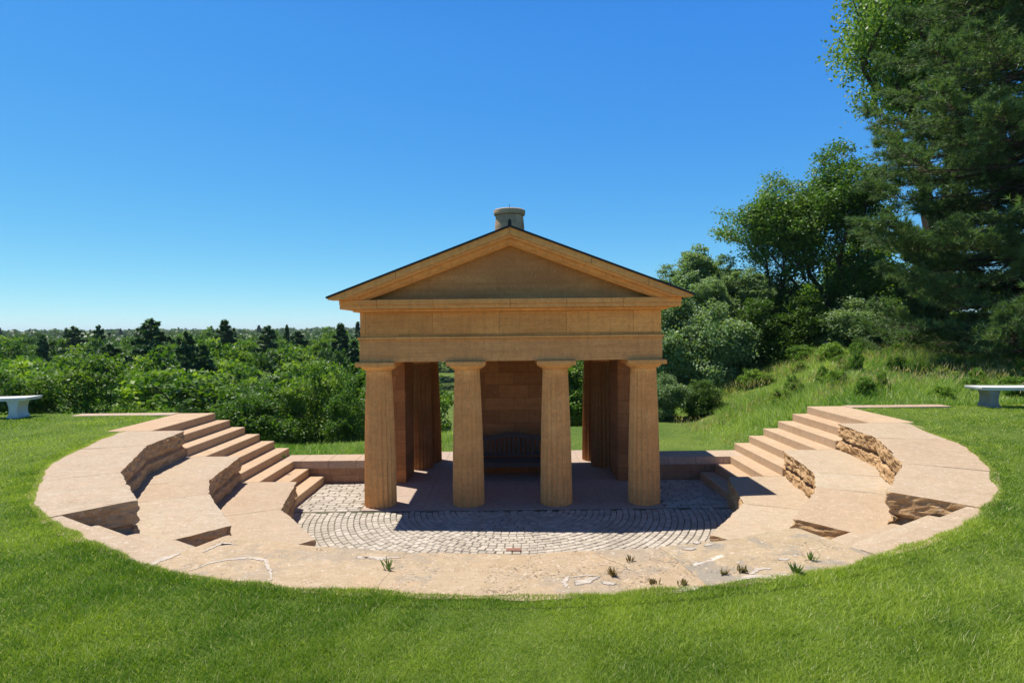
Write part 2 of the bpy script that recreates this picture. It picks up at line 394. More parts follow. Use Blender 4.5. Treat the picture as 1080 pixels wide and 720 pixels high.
# ------------------------------------------------------------------ amphitheatre seats
def nz(v, k=1.0, seed=0.): return noise.fractal(Vector(v)*k+Vector((seed, seed*1.7, seed*.3)), 1.0, 2.0, 4)
def slab(name, inner, outer, ztop, zbot, mtop, mrock, parent=None, amp=.03, seed=0., course=None, rough_ends=(False, False), edge_n=None, outer_amp=0.0):
    """thick seat slab: flat top between the inner and outer polylines, split-rock front face and ends"""
    def samp(poly, n):
        poly = [Vector((*p, 0)) for p in poly]; L = [0]
        for a, b in zip(poly, poly[1:]): L.append(L[-1]+(b-a).length)
        out = []
        for k in range(n+1):
            d = L[-1]*k/n; i = 0
            while i < len(L)-2 and d > L[i+1]: i += 1
            t = (d-L[i])/max(1e-6, L[i+1]-L[i]); out.append(poly[i].lerp(poly[i+1], t))
        return out, L[-1]
    _, LL = samp(inner, 4); n = max(8, int(LL/(.018 if amp > .015 else .05))); m = 20 if amp > .015 else 6
    I, _ = samp(inner, n); O, _ = samp(outer, n)
    VT = []; FT = []; K = 14
    amp *= 1.0; hgt = ztop-zbot; cz = course if course else zbot+hgt*.48
    def rough(p, nrm, z, t=1.0):
        rid = 1-abs(nz((p.x*3.2, p.y*3.2, z*9), 1.0, seed+2))*2.4
        f = nz((p.x*2.1, p.y*2.1, z*4.5), 1.0, seed)*amp*1.0-rid*amp*.42+nz((p.x*8, p.y*8, z*17), 1.0, seed+3)*amp*.52+nz((p.x*21, p.y*21, z*34), 1, seed+9)*amp*.30+amp*.45
        if z > ztop-.02: f *= .55; 
        f += amp*2.3*math.exp(-((z-cz)/.022)**2)                    # the bed joint sinks back
        f += amp*1.1*max(0, (cz-z)/hgt)*nz((p.x*1.3, p.y*1.3, 4), 1, seed+5)
        return f*t                                                  # positive = back into the slab
    # grid across: end rows carry the rough ends
    for k in range(n+1):
        d = (O[k]-I[k]); dn = d.normalized()
        fi = rough(I[k], dn, ztop-.004)
        for q in range(K+1):
            p = I[k]+dn*fi+(d-dn*fi)*(q/K)
            if q == K and outer_amp: p = p+dn*(nz((p.x*3, p.y*3, 0), 1, seed+20)*outer_amp)
            if (k == 0 and rough_ends[0]) or (k == n and rough_ends[1]):
                tdir = (I[1]-I[0]).normalized() if k == 0 else (I[n-1]-I[n]).normalized()
                p = p+tdir*abs(rough(p, tdir, ztop-.004))
            z = ztop+nz((p.x*2, p.y*2, ztop), 1, seed+7)*.0025-(.005 if q == 0 else 0)
            VT.append((p.x, p.y, z))
    W_ = K+1
    for k in range(n):
        for q in range(K): FT.append((k*W_+q, (k+1)*W_+q, (k+1)*W_+q+1, k*W_+q+1))
    V = list(VT); Fs = list(FT); nt = len(FT)
    # front face
    def face(seq, dirs, nrow):
        base = len(V); w = nrow+1; cnt = len(seq)
        for k, (p, dn, topi) in enumerate(zip(seq, dirs, [None]*cnt)):
            for q in range(1, w):
                z = ztop-(hgt+0.0)*q/nrow; pp = p+dn*rough(p, dn, z); V.append((pp.x, pp.y, z))
        return base, w-1
    b, w = face(I, [(O[k]-I[k]).normalized() for k in range(n+1)], m)
    for k in range(n):
        Fs.append((k*W_, b+k*w, b+(k+1)*w, (k+1)*W_))
        for q in range(w-1): Fs.append((b+k*w+q, b+k*w+q+1, b+(k+1)*w+q+1, b+(k+1)*w+q))
    # ends
    for e in (0, 1):
        kk = 0 if e == 0 else n
        td = (I[1]-I[0]).normalized() if e == 0 else (I[n-1]-I[n]).normalized()
        NS = max(K, int((O[kk]-I[kk]).length/.03)) if rough_ends[e] else K
        cols = []
        for q in range(K+1):
            if q == 0: cols.append([kk*W_]+[b+kk*w+r2 for r2 in range(w)]); continue
            cidx = [kk*W_+q]
            p0 = I[kk].lerp(O[kk], q/K)
            for r2 in range(1, m+1):
                z = ztop-hgt*r2/m
                pp = p0+(td*abs(rough(p0, td, z)) if rough_ends[e] else Vector((0, 0, 0)))
                V.append((pp.x, pp.y, z)); cidx.append(len(V)-1)
            cols.append(cidx)
        for q in range(K):
            for r2 in range(m):
                f = (cols[q][r2], cols[q+1][r2], cols[q+1][r2+1], cols[q][r2+1])
                Fs.append(f if e == 0 else f[::-1])
    # outer wall
    b2 = len(V)
    for k in range(n+1): V.append((V[k*W_+K][0], V[k*W_+K][1], zbot))
    for k in range(n): Fs.append((k*W_+K, (k+1)*W_+K, b2+k+1, b2+k))
    me = bpy.data.meshes.new(name); me.from_pydata(V, [], Fs); me.update()
    me.materials.append(mtop); me.materials.append(mrock)
    mi = [0]*nt+[1]*(len(Fs)-nt); me.polygons.foreach_set('material_index', mi)
    import bmesh
    bm = bmesh.new(); bm.from_mesh(me); bmesh.ops.recalc_face_normals(bm, faces=bm.faces); bm.to_mesh(me); bm.free()
    return link(bpy.data.objects.new(name, me), parent)

RO = 6.62
def ROf(a, s):
    """outer radius of the stone, a little tighter on the sides"""
    if a >= 65: return RO
    return 6.50 if s < 0 else 6.56
side = {-1: 'left', 1: 'right'}
rings = [  # name, level, inner R, outer R, vertex angles
    ('top', 9, 5.68, RO, [0, 14, 32.5, 48.5], (1.0, 1.0, 1.0)),
    ('middle', 6, 4.72, 5.74, [0, 20, 30.5, 50], None),
    ('bottom', 3, 3.76, 4.78, [0, 25, 49.5], None)]
for s in (-1, 1):
    nm = side[s]
    for ti, (tn, lv, Ri, Ro, ang, _) in enumerate(rings):
        for k in range(len(ang)-1):
            a0, a1 = ang[k]+.05, ang[k+1]-.05
            last = k == len(ang)-2
            inn = [P2(Ri, a0, s), P2(Ri if not last else Ri*1.012, a1, s)]
            if ti == 1 and k == 2: inn = [P2(Ri, a0, s), P2(4.86, a1, s)]
            R1_ = ROf(30, s)+.03 if ti == 0 else Ro; ro0 = R1_*(1.045 if ti == 0 and k == 0 else 1.012 if ti == 0 and k == 1 else 1)
            ro1 = R1_*(1.012 if ti == 0 and k == 0 else 1)
            rod = [P2(ro0, a0, s)]+[P2(ro0+(ro1-ro0)*q/4, a0+(a1-a0)*q/4, s) for q in (1, 2, 3)]+[P2(ro1, a1, s)]
            z0 = {0: 6*RI-.05, 1: 3*RI-.05, 2: -.10}[ti]
            if last: z0 = {0: 6*RI-.05, 1: 3*RI-.05, 2: -.10}[ti]
            loc = ['beside the flight of steps', 'in the middle of the bend' if len(ang) == 4 else 'ending at the front aisle', 'ending at the front aisle'][k]
            o = slab('seat_slab', inn, rod, lv*RI, z0, M_seatL if s < 0 else M_seatR, M_rock if s < 0 else M_rockR,
                     amp=(.030 if s < 0 else .040), seed=ti*3.1+k*1.3+(8 if s > 0 else 0), rough_ends=(False, last),
                     outer_amp=.05 if ti == 0 else 0)
            tag(o, f'pinkish sandstone {tn} tier seat slab on the {nm} side, {loc}', 'seat slab', f'stone seat slabs of the {nm} tiers')
# front rim (grade level) and the tiers below it
fr = [(66.05, 81.99, M_front, 'pinkish pitted rim slab left of centre with white mortar vein by the lawn'),
      (82.01, 101.08, M_front, 'long yellowish sandstone rim slab at front centre by the lawn'),
      (101.10, 113.95, M_frontR, 'cracked grey lichened rim slab right of centre with white patches and weeds')]
for (a0, a1, mt, lb) in fr:
    inn = [P2(5.86, a0), P2(5.86, (a0+a1)/2), P2(5.86, a1)]
    out = [P2(RO, a0+(a1-a0)*q/8) for q in range(9)]
    o = slab('rim_slab', inn, out, G, 6*RI-.05, mt, M_rock, amp=.03, seed=a0*.1, outer_amp=.05)
    tag(o, lb, 'rim slab', 'stone rim slabs along the front lawn')
for (tn, lv, Ri, Ro, z0) in (('middle', 6, 4.8, 5.9, 3*RI-.05), ('bottom', 3, 3.9, 4.86, -.1)):
    inn = [P2(Ri, 66+48*q/3) for q in range(4)]; out = [P2(Ro, 66+48*q/6) for q in range(7)]
    o = slab('seat_slab', inn, out, lv*RI, z0, M_seatL, M_rock, amp=.02, seed=lv)
    tag(o, f'sandstone {tn} tier seat below the front rim, facing the temple', 'seat slab', 'stone seats below the front rim')
# aisle steps
for s in (-1, 1):
    nm = side[s]
    t = thing('aisle_steps', f'sandstone steps of the front {nm} aisle dropping between seat slabs and rim', 'steps', (*P2(5.4, 57, s), 0), 'front aisle flights')
    radii = [(9, 6.37 if s < 0 else 6.41, RO-.05 if s < 0 else RO), (8, 6.10, 6.47), (7, 5.79, 6.16), (6, 5.46, 5.85), (5, 5.15, 5.52), (4, 4.84, 5.21), (3, 4.50, 4.90), (2, 4.19, 4.56), (1, 3.88, 4.25)]
    for (lv, ri, ro) in radii:
        a0, a1 = 48.75, 65.9
        o = slab('step', [P2(ri, a0, s), P2(ri, a1, s)], [P2(ro, a0+(a1-a0)*q/4, s) for q in range(5)], lv*RI, lv*RI-RI-.04,
                 M_seatL if s < 0 else M_seatR, M_rock, t, amp=.006, seed=lv*2.3+s, outer_amp=.05 if lv == 9 else 0)
        me = o.data
        me.transform(Matrix.Translation(-Vector(t.location)))
# side flights
for s in (-1, 1):
    nm = side[s]; loc = (s*5.2, 11.8, 0)
    t = thing('side_steps', f'straight flight of nine square sandstone steps on the {nm} beside the low wall', 'steps', loc, 'side flights of steps')
    for k in range(1, 10):
        xk = 6.28-.31*(9-k); y1 = 12.92 if k >= 3 else 12.318
        x1 = xk+.36 if k < 9 else 7.05
        if k == 3: y1 = 12.318
        b = MB(); xa, xb = sorted((s*xk, s*x1)); b.box(xa, xb, 10.675, y1, (k-1)*RI-.002*k, k*RI, .008)
        b.build('step', M_step, t, off=loc)
    b = MB(); xa, xb = sorted((s*(4.42+.365), s*7.0)); b.box(xa, xb, 12.70, 12.90, -.2, 3*RI-.01)
    for k in range(5, 10):
        xk = 6.28-.31*(9-k)+.03; xa, xb = sorted((s*xk, s*7.0)); b.box(xa, xb, 12.70, 12.90-.001*k, (k-2)*RI+.003, (k-1)*RI-.012)
    b.build('rear_support', M_wall, t, off=loc)
    # low wall beside the temple
    loc = (s*3.6, 12.6, 0)
    w = thing('low_wall', f'low sandstone wall between the {nm} steps and the temple', 'wall', loc, 'low walls beside the temple')
    xa, xb = sorted((s*2.60, s*4.765)); b = MB(); b.box(xa, xb, 12.335, 12.88, -.1, 3*RI-.16, .004); b.build('wall_body', M_wall, w, off=loc)
    x = 2.60; b = MB()
    while x < 4.4:
        x2 = min(x+.56, 4.79); xa, xb = sorted((s*(x+.002), s*(x2-.002))); 
        if x2 > 4.4: xa, xb = sorted((s*(x+.002), s*4.79))
        b.box(xa, xb, 12.315, 12.92, 3*RI-.158, 3*RI, .006); x = x2
    b.build('coping', M_cope, w, off=loc)
    # coping wall at lawn level
    loc = (s*8.0, 12.75, G)
    xa, xb = sorted((s*7.06, s*9.12)); b = MB(); b.box(xa, xb, 12.62, 12.95, -.3, G+.012, .008)
    o = b.build('lawn_edge_wall', M_cope, None); tag(o, f'flat stone wall top edging the back of the {nm} lawn', 'wall', 'wall tops behind the lawn')

# air between here and the far hills
hz = bpy.data.materials.new('haze_air'); hz.use_nodes = True; hn = hz.node_tree; hn.nodes.remove(hn.nodes['Principled BSDF'])
pvv = hn.nodes.new('ShaderNodeVolumePrincipled'); pvv.inputs['Density'].default_value = .00013; pvv.inputs['Color'].default_value = (.72, .85, 1, 1)
hn.links.new(pvv.outputs[0], hn.nodes['Material Output'].inputs['Volume'])
b = MB(); b.box(-3700, 3700, -80, 4300, -14, 46); hzo = b.build('haze', hz); hzo['kind'] = 'stuff'

# mortar repairs on the rim
def blob(c, a, b_, rot, z, seed, n=60):
    P = []
    for k in range(n):
        th = 2*math.pi*k/n; rr = 1+.7*nz((math.cos(th)*1.3, math.sin(th)*1.3, seed), 1, seed)+.5*nz((math.cos(th)*4, math.sin(th)*4, seed), 1, seed+5)+rnd.uniform(-.09, .09)
        x, y = a*rr*math.cos(th), b_*rr*math.sin(th); P.append((c[0]+x*math.cos(rot)-y*math.sin(rot), c[1]+x*math.sin(rot)+y*math.cos(rot)))
    m = MB(); m.prism_xy(P, z-.02, z+.004); return m
rim_objs = [o for o in bpy.data.objects if o.name.startswith('rim_slab')]
def strip(pts, w, z, seed):
    L = []; Rr = []; q_ = []
    for a, b in zip(pts, pts[1:]):
        for k in range(7): q_.append((a[0]+(b[0]-a[0])*k/7+rnd.uniform(-.008, .008), a[1]+(b[1]-a[1])*k/7+rnd.uniform(-.008, .008)))
    pts = q_+[pts[-1]]; w *= .75
    for k, p in enumerate(pts):
        a = Vector(pts[max(0, k-1)]); b = Vector(pts[min(len(pts)-1, k+1)]); d = (b-a).normalized(); nn = Vector((-d.y, d.x)); ww = w*(1+.9*nz((k*.5, seed, 0)))*(.25+.75*math.sin(math.pi*(k+.5)/len(pts)))
        L.append((p[0]+nn.x*ww, p[1]+nn.y*ww)); Rr.append((p[0]-nn.x*ww, p[1]-nn.y*ww))
    m = MB(); m.prism_xy((Rr+L[::-1]), z-.02, z+.004); return m
for m, par in ((strip([(-2.66, 4.62), (-2.62, 4.75), (-2.56, 4.88)], .04, G, 2), 0),
               (strip([(-2.30, 4.53), (-2.22, 4.68), (-2.12, 4.74), (-1.98, 4.77), (-1.84, 4.72), (-1.74, 4.55), (-1.65, 4.36)], .022, G, 3), 0),
               (strip([(-2.39, 4.89), (-2.36, 5.0), (-2.33, 5.09), (-2.2, 5.05)], .02, G, 4), 0),
               (blob((-1.0, 4.735), .13, .03, .0, G, 1), 1), (blob((-1.12, 4.745), .05, .02, .0, G, 31), 0),
               (strip([(.37, 4.37), (.33, 4.28), (.34, 4.19)], .022, G, 6), 1), (blob((.47, 4.29), .09, .035, .5, G, 5), 1), (blob((.62, 4.25), .045, .02, 0, G, 9), 1), (strip([(.40, 4.36), (.50, 4.38), (.58, 4.36)], .010, G, 16), 1),
               (blob((1.11, 4.14), .10, .035, .35, G, 8), 1),
               (strip([(1.48, 4.27), (1.60, 4.33), (1.74, 4.31), (1.90, 4.36)], .038, G, 12), 2), (strip([(1.62, 4.37), (1.70, 4.45), (1.80, 4.46)], .022, G, 13), 2),
               (blob((1.33, 4.84), .045, .02, 0, G, 14), 2), (blob((1.52, 4.93), .04, .018, .3, G, 15), 2), (blob((1.44, 4.98), .03, .02, .3, G, 17), 2),
               (blob((1.95, 4.62), .035, .02, .3, G, 21), 2)):
    m.build('mortar_patch', M_mortar, rim_objs[par])
m = strip([(.60, 4.80), (.68, 4.66), (.76, 4.58), (.80, 4.47), (.88, 4.38)], .0022, G-.003, 41); m.build('crack', M_bed, rim_objs[1])
b = MB(); b.box(-.10, .11, 8.50, 8.60, -.03, .012, .004); tag(b.build('drain_cover', M_brick), 'small reddish brick drain cover set in the setts', 'drain cover')

# ------------------------------------------------------------------ temple
T = thing('temple', 'small golden sandstone temple with four fluted Doric columns and pediment', 'temple', (0, 13, 0))
TO = (0, 13, 0)
NF = 20; SEG = 6
def column_mesh(hs=2.34, rb=.282, rt=.222):
    V = []; F = []; n = NF*SEG; rows = 26
    for i in range(rows+1):
        t = i/rows; z = hs*t; rr = rb+(rt-rb)*t+.010*math.sin(math.pi*t)
        dep = .036*(1-sm(.955, .985, t))*(1 if t > .0 else 1)
        if .93 < t < .95: rr -= .003
        for k in range(n):
            a = 2*math.pi*k/n; u = (k % SEG)/SEG; fl = math.sin(math.pi*u)
            wob = nz((math.cos(a)*3, math.sin(a)*3, z*3), 1)*.0025
            q = rr-dep*fl+wob
            V.append((q*math.cos(a), q*math.sin(a), z))
    for i in range(rows):
        for k in range(n): F.append((i*n+k, i*n+(k+1) % n, (i+1)*n+(k+1) % n, (i+1)*n+k))
    F += [tuple(range(n))[::-1], tuple(rows*n+k for k in range(n))]
    return V, F
cv, cf = column_mesh()
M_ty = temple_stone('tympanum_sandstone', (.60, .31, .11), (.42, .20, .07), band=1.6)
def add_column(x, y, first=[None], dark=[None]):
    if first[0] is None:
        c = mk('column', cv, cf, M_t2, T)
        e = MB(); e.lathe([(.222, 2.335), (.226, 2.35), (.222, 2.36), (.232, 2.365), (.228, 2.375), (.255, 2.385), (.290, 2.405), (.315, 2.428), (.322, 2.44), (.315, 2.446)], 48); eo = e.build('echinus', M_t2, c, smooth=False)
        a = MB(); a.box(-.335, .335, -.335, .335, 2.444, 2.522, .008); ao = a.build('abacus', M_t1, c)
        first[0] = c
    else:
        f = first[0]; c = f.copy(); COL.objects.link(c); c.parent = T
        for ch in list(f.children):
            d = ch.copy(); COL.objects.link(d); d.parent = c
        c.rotation_euler.z = R_(360/NF*rnd.randint(0, 9))*0
    if y > 12:       # columns behind the porch: same stone, roof shade put into a browner colour
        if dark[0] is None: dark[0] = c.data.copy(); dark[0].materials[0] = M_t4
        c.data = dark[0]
    c.location = (x-TO[0], y-TO[1], .0+FZ)
    return c
FZ = .006; M_t4 = temple_stone('shade_tinted_column_sandstone', (.50, .26, .10), (.42, .20, .075), band=.5)  # rear column stone, darkened to stand in for the shade under the roof
for x in (-2.325, -.775, .775, 2.325): add_column(x, 10.78)
for s in (-1, 1):
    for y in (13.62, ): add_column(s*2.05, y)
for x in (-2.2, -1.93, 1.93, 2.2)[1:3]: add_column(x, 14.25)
def tpart(name, mat, fn):
    m = MB(); fn(m); return m.build(name, mat, T, off=TO)
# floor slabs
m = MB()
xs = [-2.60, -1.55, -.5, .52, 1.56, 2.60]; ys = [10.425, 11.3, 12.3, 13.3, 14.3, 15.3]
for i in range(5):
    for j in range(5): m.box(xs[i]+.002, xs[i+1]-.002, ys[j]+.002, ys[j+1]-.002, -.12, FZ, .003)
m.build('floor_slabs', M_floor, T, off=TO)
Zc = 2.522+FZ
yf, yb = 10.53, 14.42
def frame(m, x, y0, y1, wF, wS, z0, z1, bev=.004):
    m.box(-x, x, y0, y0+wF, z0, z1, bev); m.box(-x, x, y1-wF, y1, z0, z1, bev)
    for s in (-1, 1):
        xa, xb = sorted((s*x, s*(x-wS))); m.box(xa, xb, y0+wF+.002, y1-wF-.002, z0, z1, bev)
M_ta = temple_stone('architrave_sandstone', (.82, .42, .15), (.68, .32, .10), band=1.4)
tpart('architrave', M_ta, lambda m: frame(m, 2.60, yf, yb, .46, .88, Zc, 2.915))
tpart('taenia', M_t1, lambda m: frame(m, 2.628, yf-.028, yb+.028, .5, .5, 2.917, 2.960, .005))
def beads(m, x0, x1, f, along):
    """one crenellated strip of tiny blocks below the taenia"""
    P = []; x = x0
    while x < x1-.05: P += [(x, f-.016), (x+.024, f-.016), (x+.024, f-.003), (x+.046, f-.003)]; x += .046
    P += [(x, f+.02), (x0, f+.02)]
    if along == 'x': m.prism_xy(P, 2.885, 2.913)
    else: m.prism_xy([(s_*(-q[1]), q[0]) for q in P][::(-1 if s_ < 0 else 1)], 2.885, 2.913)
tpart('bead_moulding', M_t1, lambda m: beads(m, -2.58, 2.58, yf, 'x'))
for s_ in (-1, 1): tpart('bead_moulding', M_t1, lambda m: beads(m, yf+.05, yb, -2.60, 'y'))
tpart('frieze', M_tb, lambda m: frame(m, 2.585, yf+.012, yb-.012, .44, .4, 2.962, 3.385))
def geison(m):
    m.box(-2.68, 2.68, yf-.09, yb+.09, 3.387, 3.432, .006)
    xs = [-2.88, -2.25, -1.3, .0, .95, 1.9, 2.88]
    # separate cornice blocks across the front, one ring behind
    for a, b_ in zip(xs, xs[1:]): m.box(a+.0015, b_-.0015, 10.35+.006*rnd.random(), 10.95, 3.434, 3.50, .005); m.box(a+.0015, b_-.0015, 10.33+.006*rnd.random(), 10.93, 3.502, 3.585+.004*rnd.random(), .006)
    for s in (-1, 1):
        xa, xb = sorted((s*2.88, s*2.3)); m.box(xa, xb, 10.955, yb+.2, 3.434, 3.584, .006)
    m.box(-2.29, 2.29, yb-.4, yb+.2, 3.434, 3.584, .006)
tpart('horizontal_cornice', M_t1, geison)
AP, EV, SL = 4.79, 3.65, (4.79-3.645)/3.03
def rake(x, dz): return AP-dz-SL*abs(x)
def band(m, d0, d1, y0, y1, zc=3.588, xm=3.03):
    """one moulding of the raking cornice on both slopes, cut off level above the horizontal cornice"""
    for s in (-1, 1):
        xl0 = min(xm, (AP-d0-zc)/SL); xl1 = min(xm, (AP-d1-zc)/SL)
        P = [(0, AP-d0), (s*xl0, AP-d0-SL*xl0)]
        if xl0 >= xm-1e-6: P.append((s*xm, zc))
        P += [(s*xl1, AP-d1-SL*xl1), (0, AP-d1)]
        if s > 0: P = P[::-1]
        m.prism_xz(P, y0, y1)
tpart('raking_cornice', M_t1, lambda m: band(m, .032, .20, 14.5, 14.75))
def rk(m):
    band(m, .032, .145, 10.20, 10.50)
    band(m, .147, .19, 10.235, 10.52, xm=2.95); band(m, .192, .262, 10.33, 10.53, xm=2.85); band(m, .264, .292, 10.37, 10.54, xm=2.8)
tpart('raking_cornice', M_t1, rk)
def cr(m):
    xs_ = [-1.9, -.0, 1.35, 2.3]
    pass
for x in (-1.9, -.0, 1.35, 2.3): tpart('cornice_joint', M_metal, lambda m: m.box(x-.002, x+.002, 10.196, 10.21, rake(x, .14), rake(x, .04)))
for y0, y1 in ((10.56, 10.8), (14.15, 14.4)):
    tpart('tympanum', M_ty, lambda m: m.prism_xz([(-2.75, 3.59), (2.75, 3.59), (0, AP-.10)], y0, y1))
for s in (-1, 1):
    def soff(m):
        P = [(s*2.2, rake(2.2, .14)), (s*2.2, rake(2.2, .034)), (s*3.02, rake(3.02, .034)), (s*3.02, 3.60)]
        m.prism_xz(P if s < 0 else P[::-1], 10.52, 14.49)
    tpart('eaves', M_t1, soff)
def roof(m):
    for s in (-1, 1):
        P = [(0, AP), (s*3.05, AP-SL*3.05), (s*3.05, AP-SL*3.05-.03), (0, AP-.03)]
        m.prism_xz(P if s < 0 else P[::-1], 10.16, 14.79)
        y = 10.45
        while y < 14.7:   # standing seams
            P = [(s*.02, rake(.02, -.022)), (s*3.05, rake(3.05, -.022)), (s*3.05, rake(3.05, -.001)), (s*.02, rake(.02, -.001))]
            m.prism_xz(P if s < 0 else P[::-1], y, y+.018); y += .5
    m.box(-.03, .03, 10.15, 14.8, AP-.01, AP+.03)
ro = tpart('roof', M_metal, roof)
m = MB(); m.box(-.03, .03, 10.14, 10.2, AP+.01, AP+.06); m.prism_xz([(-.03, AP+.06), (.03, AP+.06), (0, AP+.10)], 10.14, 10.2); m.build('ridge_finial', M_metal, ro, off=TO)
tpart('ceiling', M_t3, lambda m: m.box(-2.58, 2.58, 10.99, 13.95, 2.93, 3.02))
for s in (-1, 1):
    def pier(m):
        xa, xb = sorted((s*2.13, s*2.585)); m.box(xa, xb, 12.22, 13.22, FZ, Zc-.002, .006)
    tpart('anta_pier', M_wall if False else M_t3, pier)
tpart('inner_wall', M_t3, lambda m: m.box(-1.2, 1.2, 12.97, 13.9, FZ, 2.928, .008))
m = MB(); m.lathe([(.34, 4.2), (.325, 5.35), (.305, 5.55), (.302, 5.575), (.335, 5.59), (.35, 5.63), (.35, 5.69), (.33, 5.705), (.25, 5.705), (.24, 5.6)], 40, (0, 13.55))
ch = m.build('chimney', temple_stone('chimney_stone', (.70, .47, .29), (.58, .38, .23), ashlar=(.4, .18)), T, off=TO)
m = MB(); m.tube([(0, 13.55, 5.6), (0, 13.55, 5.84)], [.012, .006], 6); m.build('lightning_rod', M_metal, ch, off=TO)

# wooden bench in the porch
BL = (0, 12.45, FZ)
B = thing('garden_bench', 'dark weathered wooden bench with arched slatted back inside the temple porch', 'bench', BL)
def bp(name, fn):
    m = MB(); fn(m); return m.build(name, M_wood, B)
W2 = .78
def seat_(m):
    for k in range(6): m.box(-W2, W2, -.30+k*.088, -.30+k*.088+.074, .385, .41, .004)
    m.box(-W2+.03, W2-.03, -.285, -.26, .31, .383)
bp('seat', seat_)
for sx in (-1, 1):
    for (y0, y1, zt) in ((-.31, -.25, .60), (.22, .28, .80)):
        bp('leg', lambda m: m.box(sx*W2-.03, sx*W2+.03, y0, y1, 0, zt, .005))
    bp('armrest', lambda m: m.box(sx*W2-.04, sx*W2+.04, -.34, .25, .602, .63, .008))
def crest(m):
    P = []; n = 16
    top = lambda x: .80+.085*math.exp(-(x/.38)**2)
    P = [(-W2+2*W2*k/n, top(-W2+2*W2*k/n)+.03) for k in range(n+1)]+[(-W2+2*W2*k/n, top(-W2+2*W2*k/n)-.05) for k in range(n, -1, -1)]
    n2 = n+1
    for k in range(n):
        q = [P[k], P[k+1], P[2*n2-2-k], P[2*n2-1-k]]; m.prism_xz(q, .225, .275)
bp('crest_rail', crest)
bp('lower_rail', lambda m: m.box(-W2+.03, W2-.03, .235, .265, .44, .49))
x = -W2+.11
while x < W2-.1:
    bp('back_slat', lambda m: m.box(x, x+.05, .24, .26, .491, .76+.06*math.exp(-(x/.38)**2), .002)); x += .098

# marble lawn benches
def lawn_bench(cx, cy, rz, lab, base_mat):
    t = thing('marble_bench', lab, 'bench', (cx, cy, G-.01), 'marble benches on the lawn', rz)
    m = MB(); n = 14; L = .80; P = []
    for k in range(n+1):
        x = -L+2*L*k/n; P.append((x, -.24+.10*(x/L)**2))
    for k in range(n, -1, -1):
        x = -L+2*L*k/n; P.append((x*1.02, .22+.10*(x/L)**2))
    m.prism_xy(P, .365, .395); 
    Pc = [(p[0]*1.02, p[1]*1.04) for p in P]; m.prism_xy(Pc, .396, .425)
    m.build('seat', M_marble, t)
    for sx in (-1, 1):
        m = MB()
        prof = [(.115, 0), (.115, .05), (.085, .08), (.075, .16), (.08, .24), (.10, .31), (.12, .364)]
        P2_ = [(w, z) for w, z in prof]+[(-w, z) for w, z in prof[::-1]]
        m.prism_xz([(sx*.56+x, z) for x, z in P2_], -.15, .18)
        m.build('pedestal', base_mat, t)
    return t
lawn_bench(-10.72, 12.5, .12, 'white marble bench cut by the left edge, on the lawn by the trees', M_marble)
lawn_bench(10.45, 12.55, -.05, 'white marble bench at the right edge on dark pedestals under the pine', M_marbleD)

# ------------------------------------------------------------------ lawn blades
def blades(name, x, y, z, h, w, mat, lean=.45, tint=None, base_tint=None):
    n = len(x); th = NP.uniform(0, 2*np.pi, n); la = NP.uniform(0, 2*np.pi, n); ll = NP.uniform(.1, 1, n)*lean*h
    V = np.zeros((n, 3, 3), np.float32)
    dx, dy = np.cos(th)*w/2, np.sin(th)*w/2
    V[:, 0] = np.stack([x-dx, y-dy, z], 1); V[:, 1] = np.stack([x+dx, y+dy, z], 1)
    V[:, 2] = np.stack([x+np.cos(la)*ll, y+np.sin(la)*ll, z+h], 1)
    return mknp(name, V.reshape(-1, 3), 3, mat, tint=tint if tint is not None else NP.uniform(0, 1, n))
def vnoise(x, y, s, seed):
    r = np.zeros_like(x)
    g = np.random.RandomState(seed)
    for k in range(7):
        a = g.uniform(0, 2*np.pi); f = s*g.uniform(.6, 1.9); r += np.sin((x*np.cos(a)+y*np.sin(a))*f+g.uniform(0, 6))
    return r/7*2
N = 2100000
CX, CYc = 0, .356
d = np.exp(NP.uniform(np.log(1.9), np.log(26), N)); th = NP.uniform(-1.2, 1.2, N)
x = CX+d*np.sin(th); y = CYc+d*np.cos(th)
# a denser fringe where the turf creeps over the stone
N2 = 200000
a2 = NP.uniform(-.02, np.pi+.02, N2); r2 = 6.40+.42*NP.uniform(0, 1, N2)
x = np.concatenate([x, r2*np.cos(a2)]); y = np.concatenate([y, CY-r2*np.sin(a2)]); d = np.hypot(x, y-CYc)
fringe = np.arange(len(x)) >= N
rr = np.hypot(x, y-CY)
ang_ = np.degrees(np.arctan2(CY-y, np.abs(x)))
rside = np.where(x < 0, 6.47, 6.53)
edge = rside+(6.58-rside)*sm(55, 68, ang_)+.09*sm(26, 14, ang_)*0+.10*(1-sm(12, 34, ang_))+.15*(1-sm(0, 13, ang_))+.030*vnoise(x, y, 3.1, 5)+.022*vnoise(x, y, 9, 6)
ok = ((rr > edge) & (y < CY) & (~fringe | (rr < edge+.03+.24*NP.uniform(0, 1, len(x))**1.7))) | ((np.abs(x) > 7.02+.05*vnoise(x, y, 4, 9)) & (y >= CY))
ok &= (y < np.where(np.abs(x) < 9.12, 12.62, 13.3)) & (y > .5)
x, y, d, rr, edge, fringe = x[ok], y[ok], d[ok], rr[ok], edge[ok], fringe[ok]
z = np.where(rr < RO+.12, G-.004, H(x, y)-.004)
tn = np.clip(.50+.30*vnoise(x, y, .8, 1)+.25*vnoise(x, y, 4.5, 2)+.15*vnoise(x, y, 14, 8)+NP.normal(0, .26, len(x))+.25*(fringe & (rr-edge < .05)), 0, 1)
tn = np.where(NP.uniform(0, 1, len(x)) < .07+.25*(fringe & (rr-edge < .04)), NP.uniform(1.2, 2, len(x)), tn)
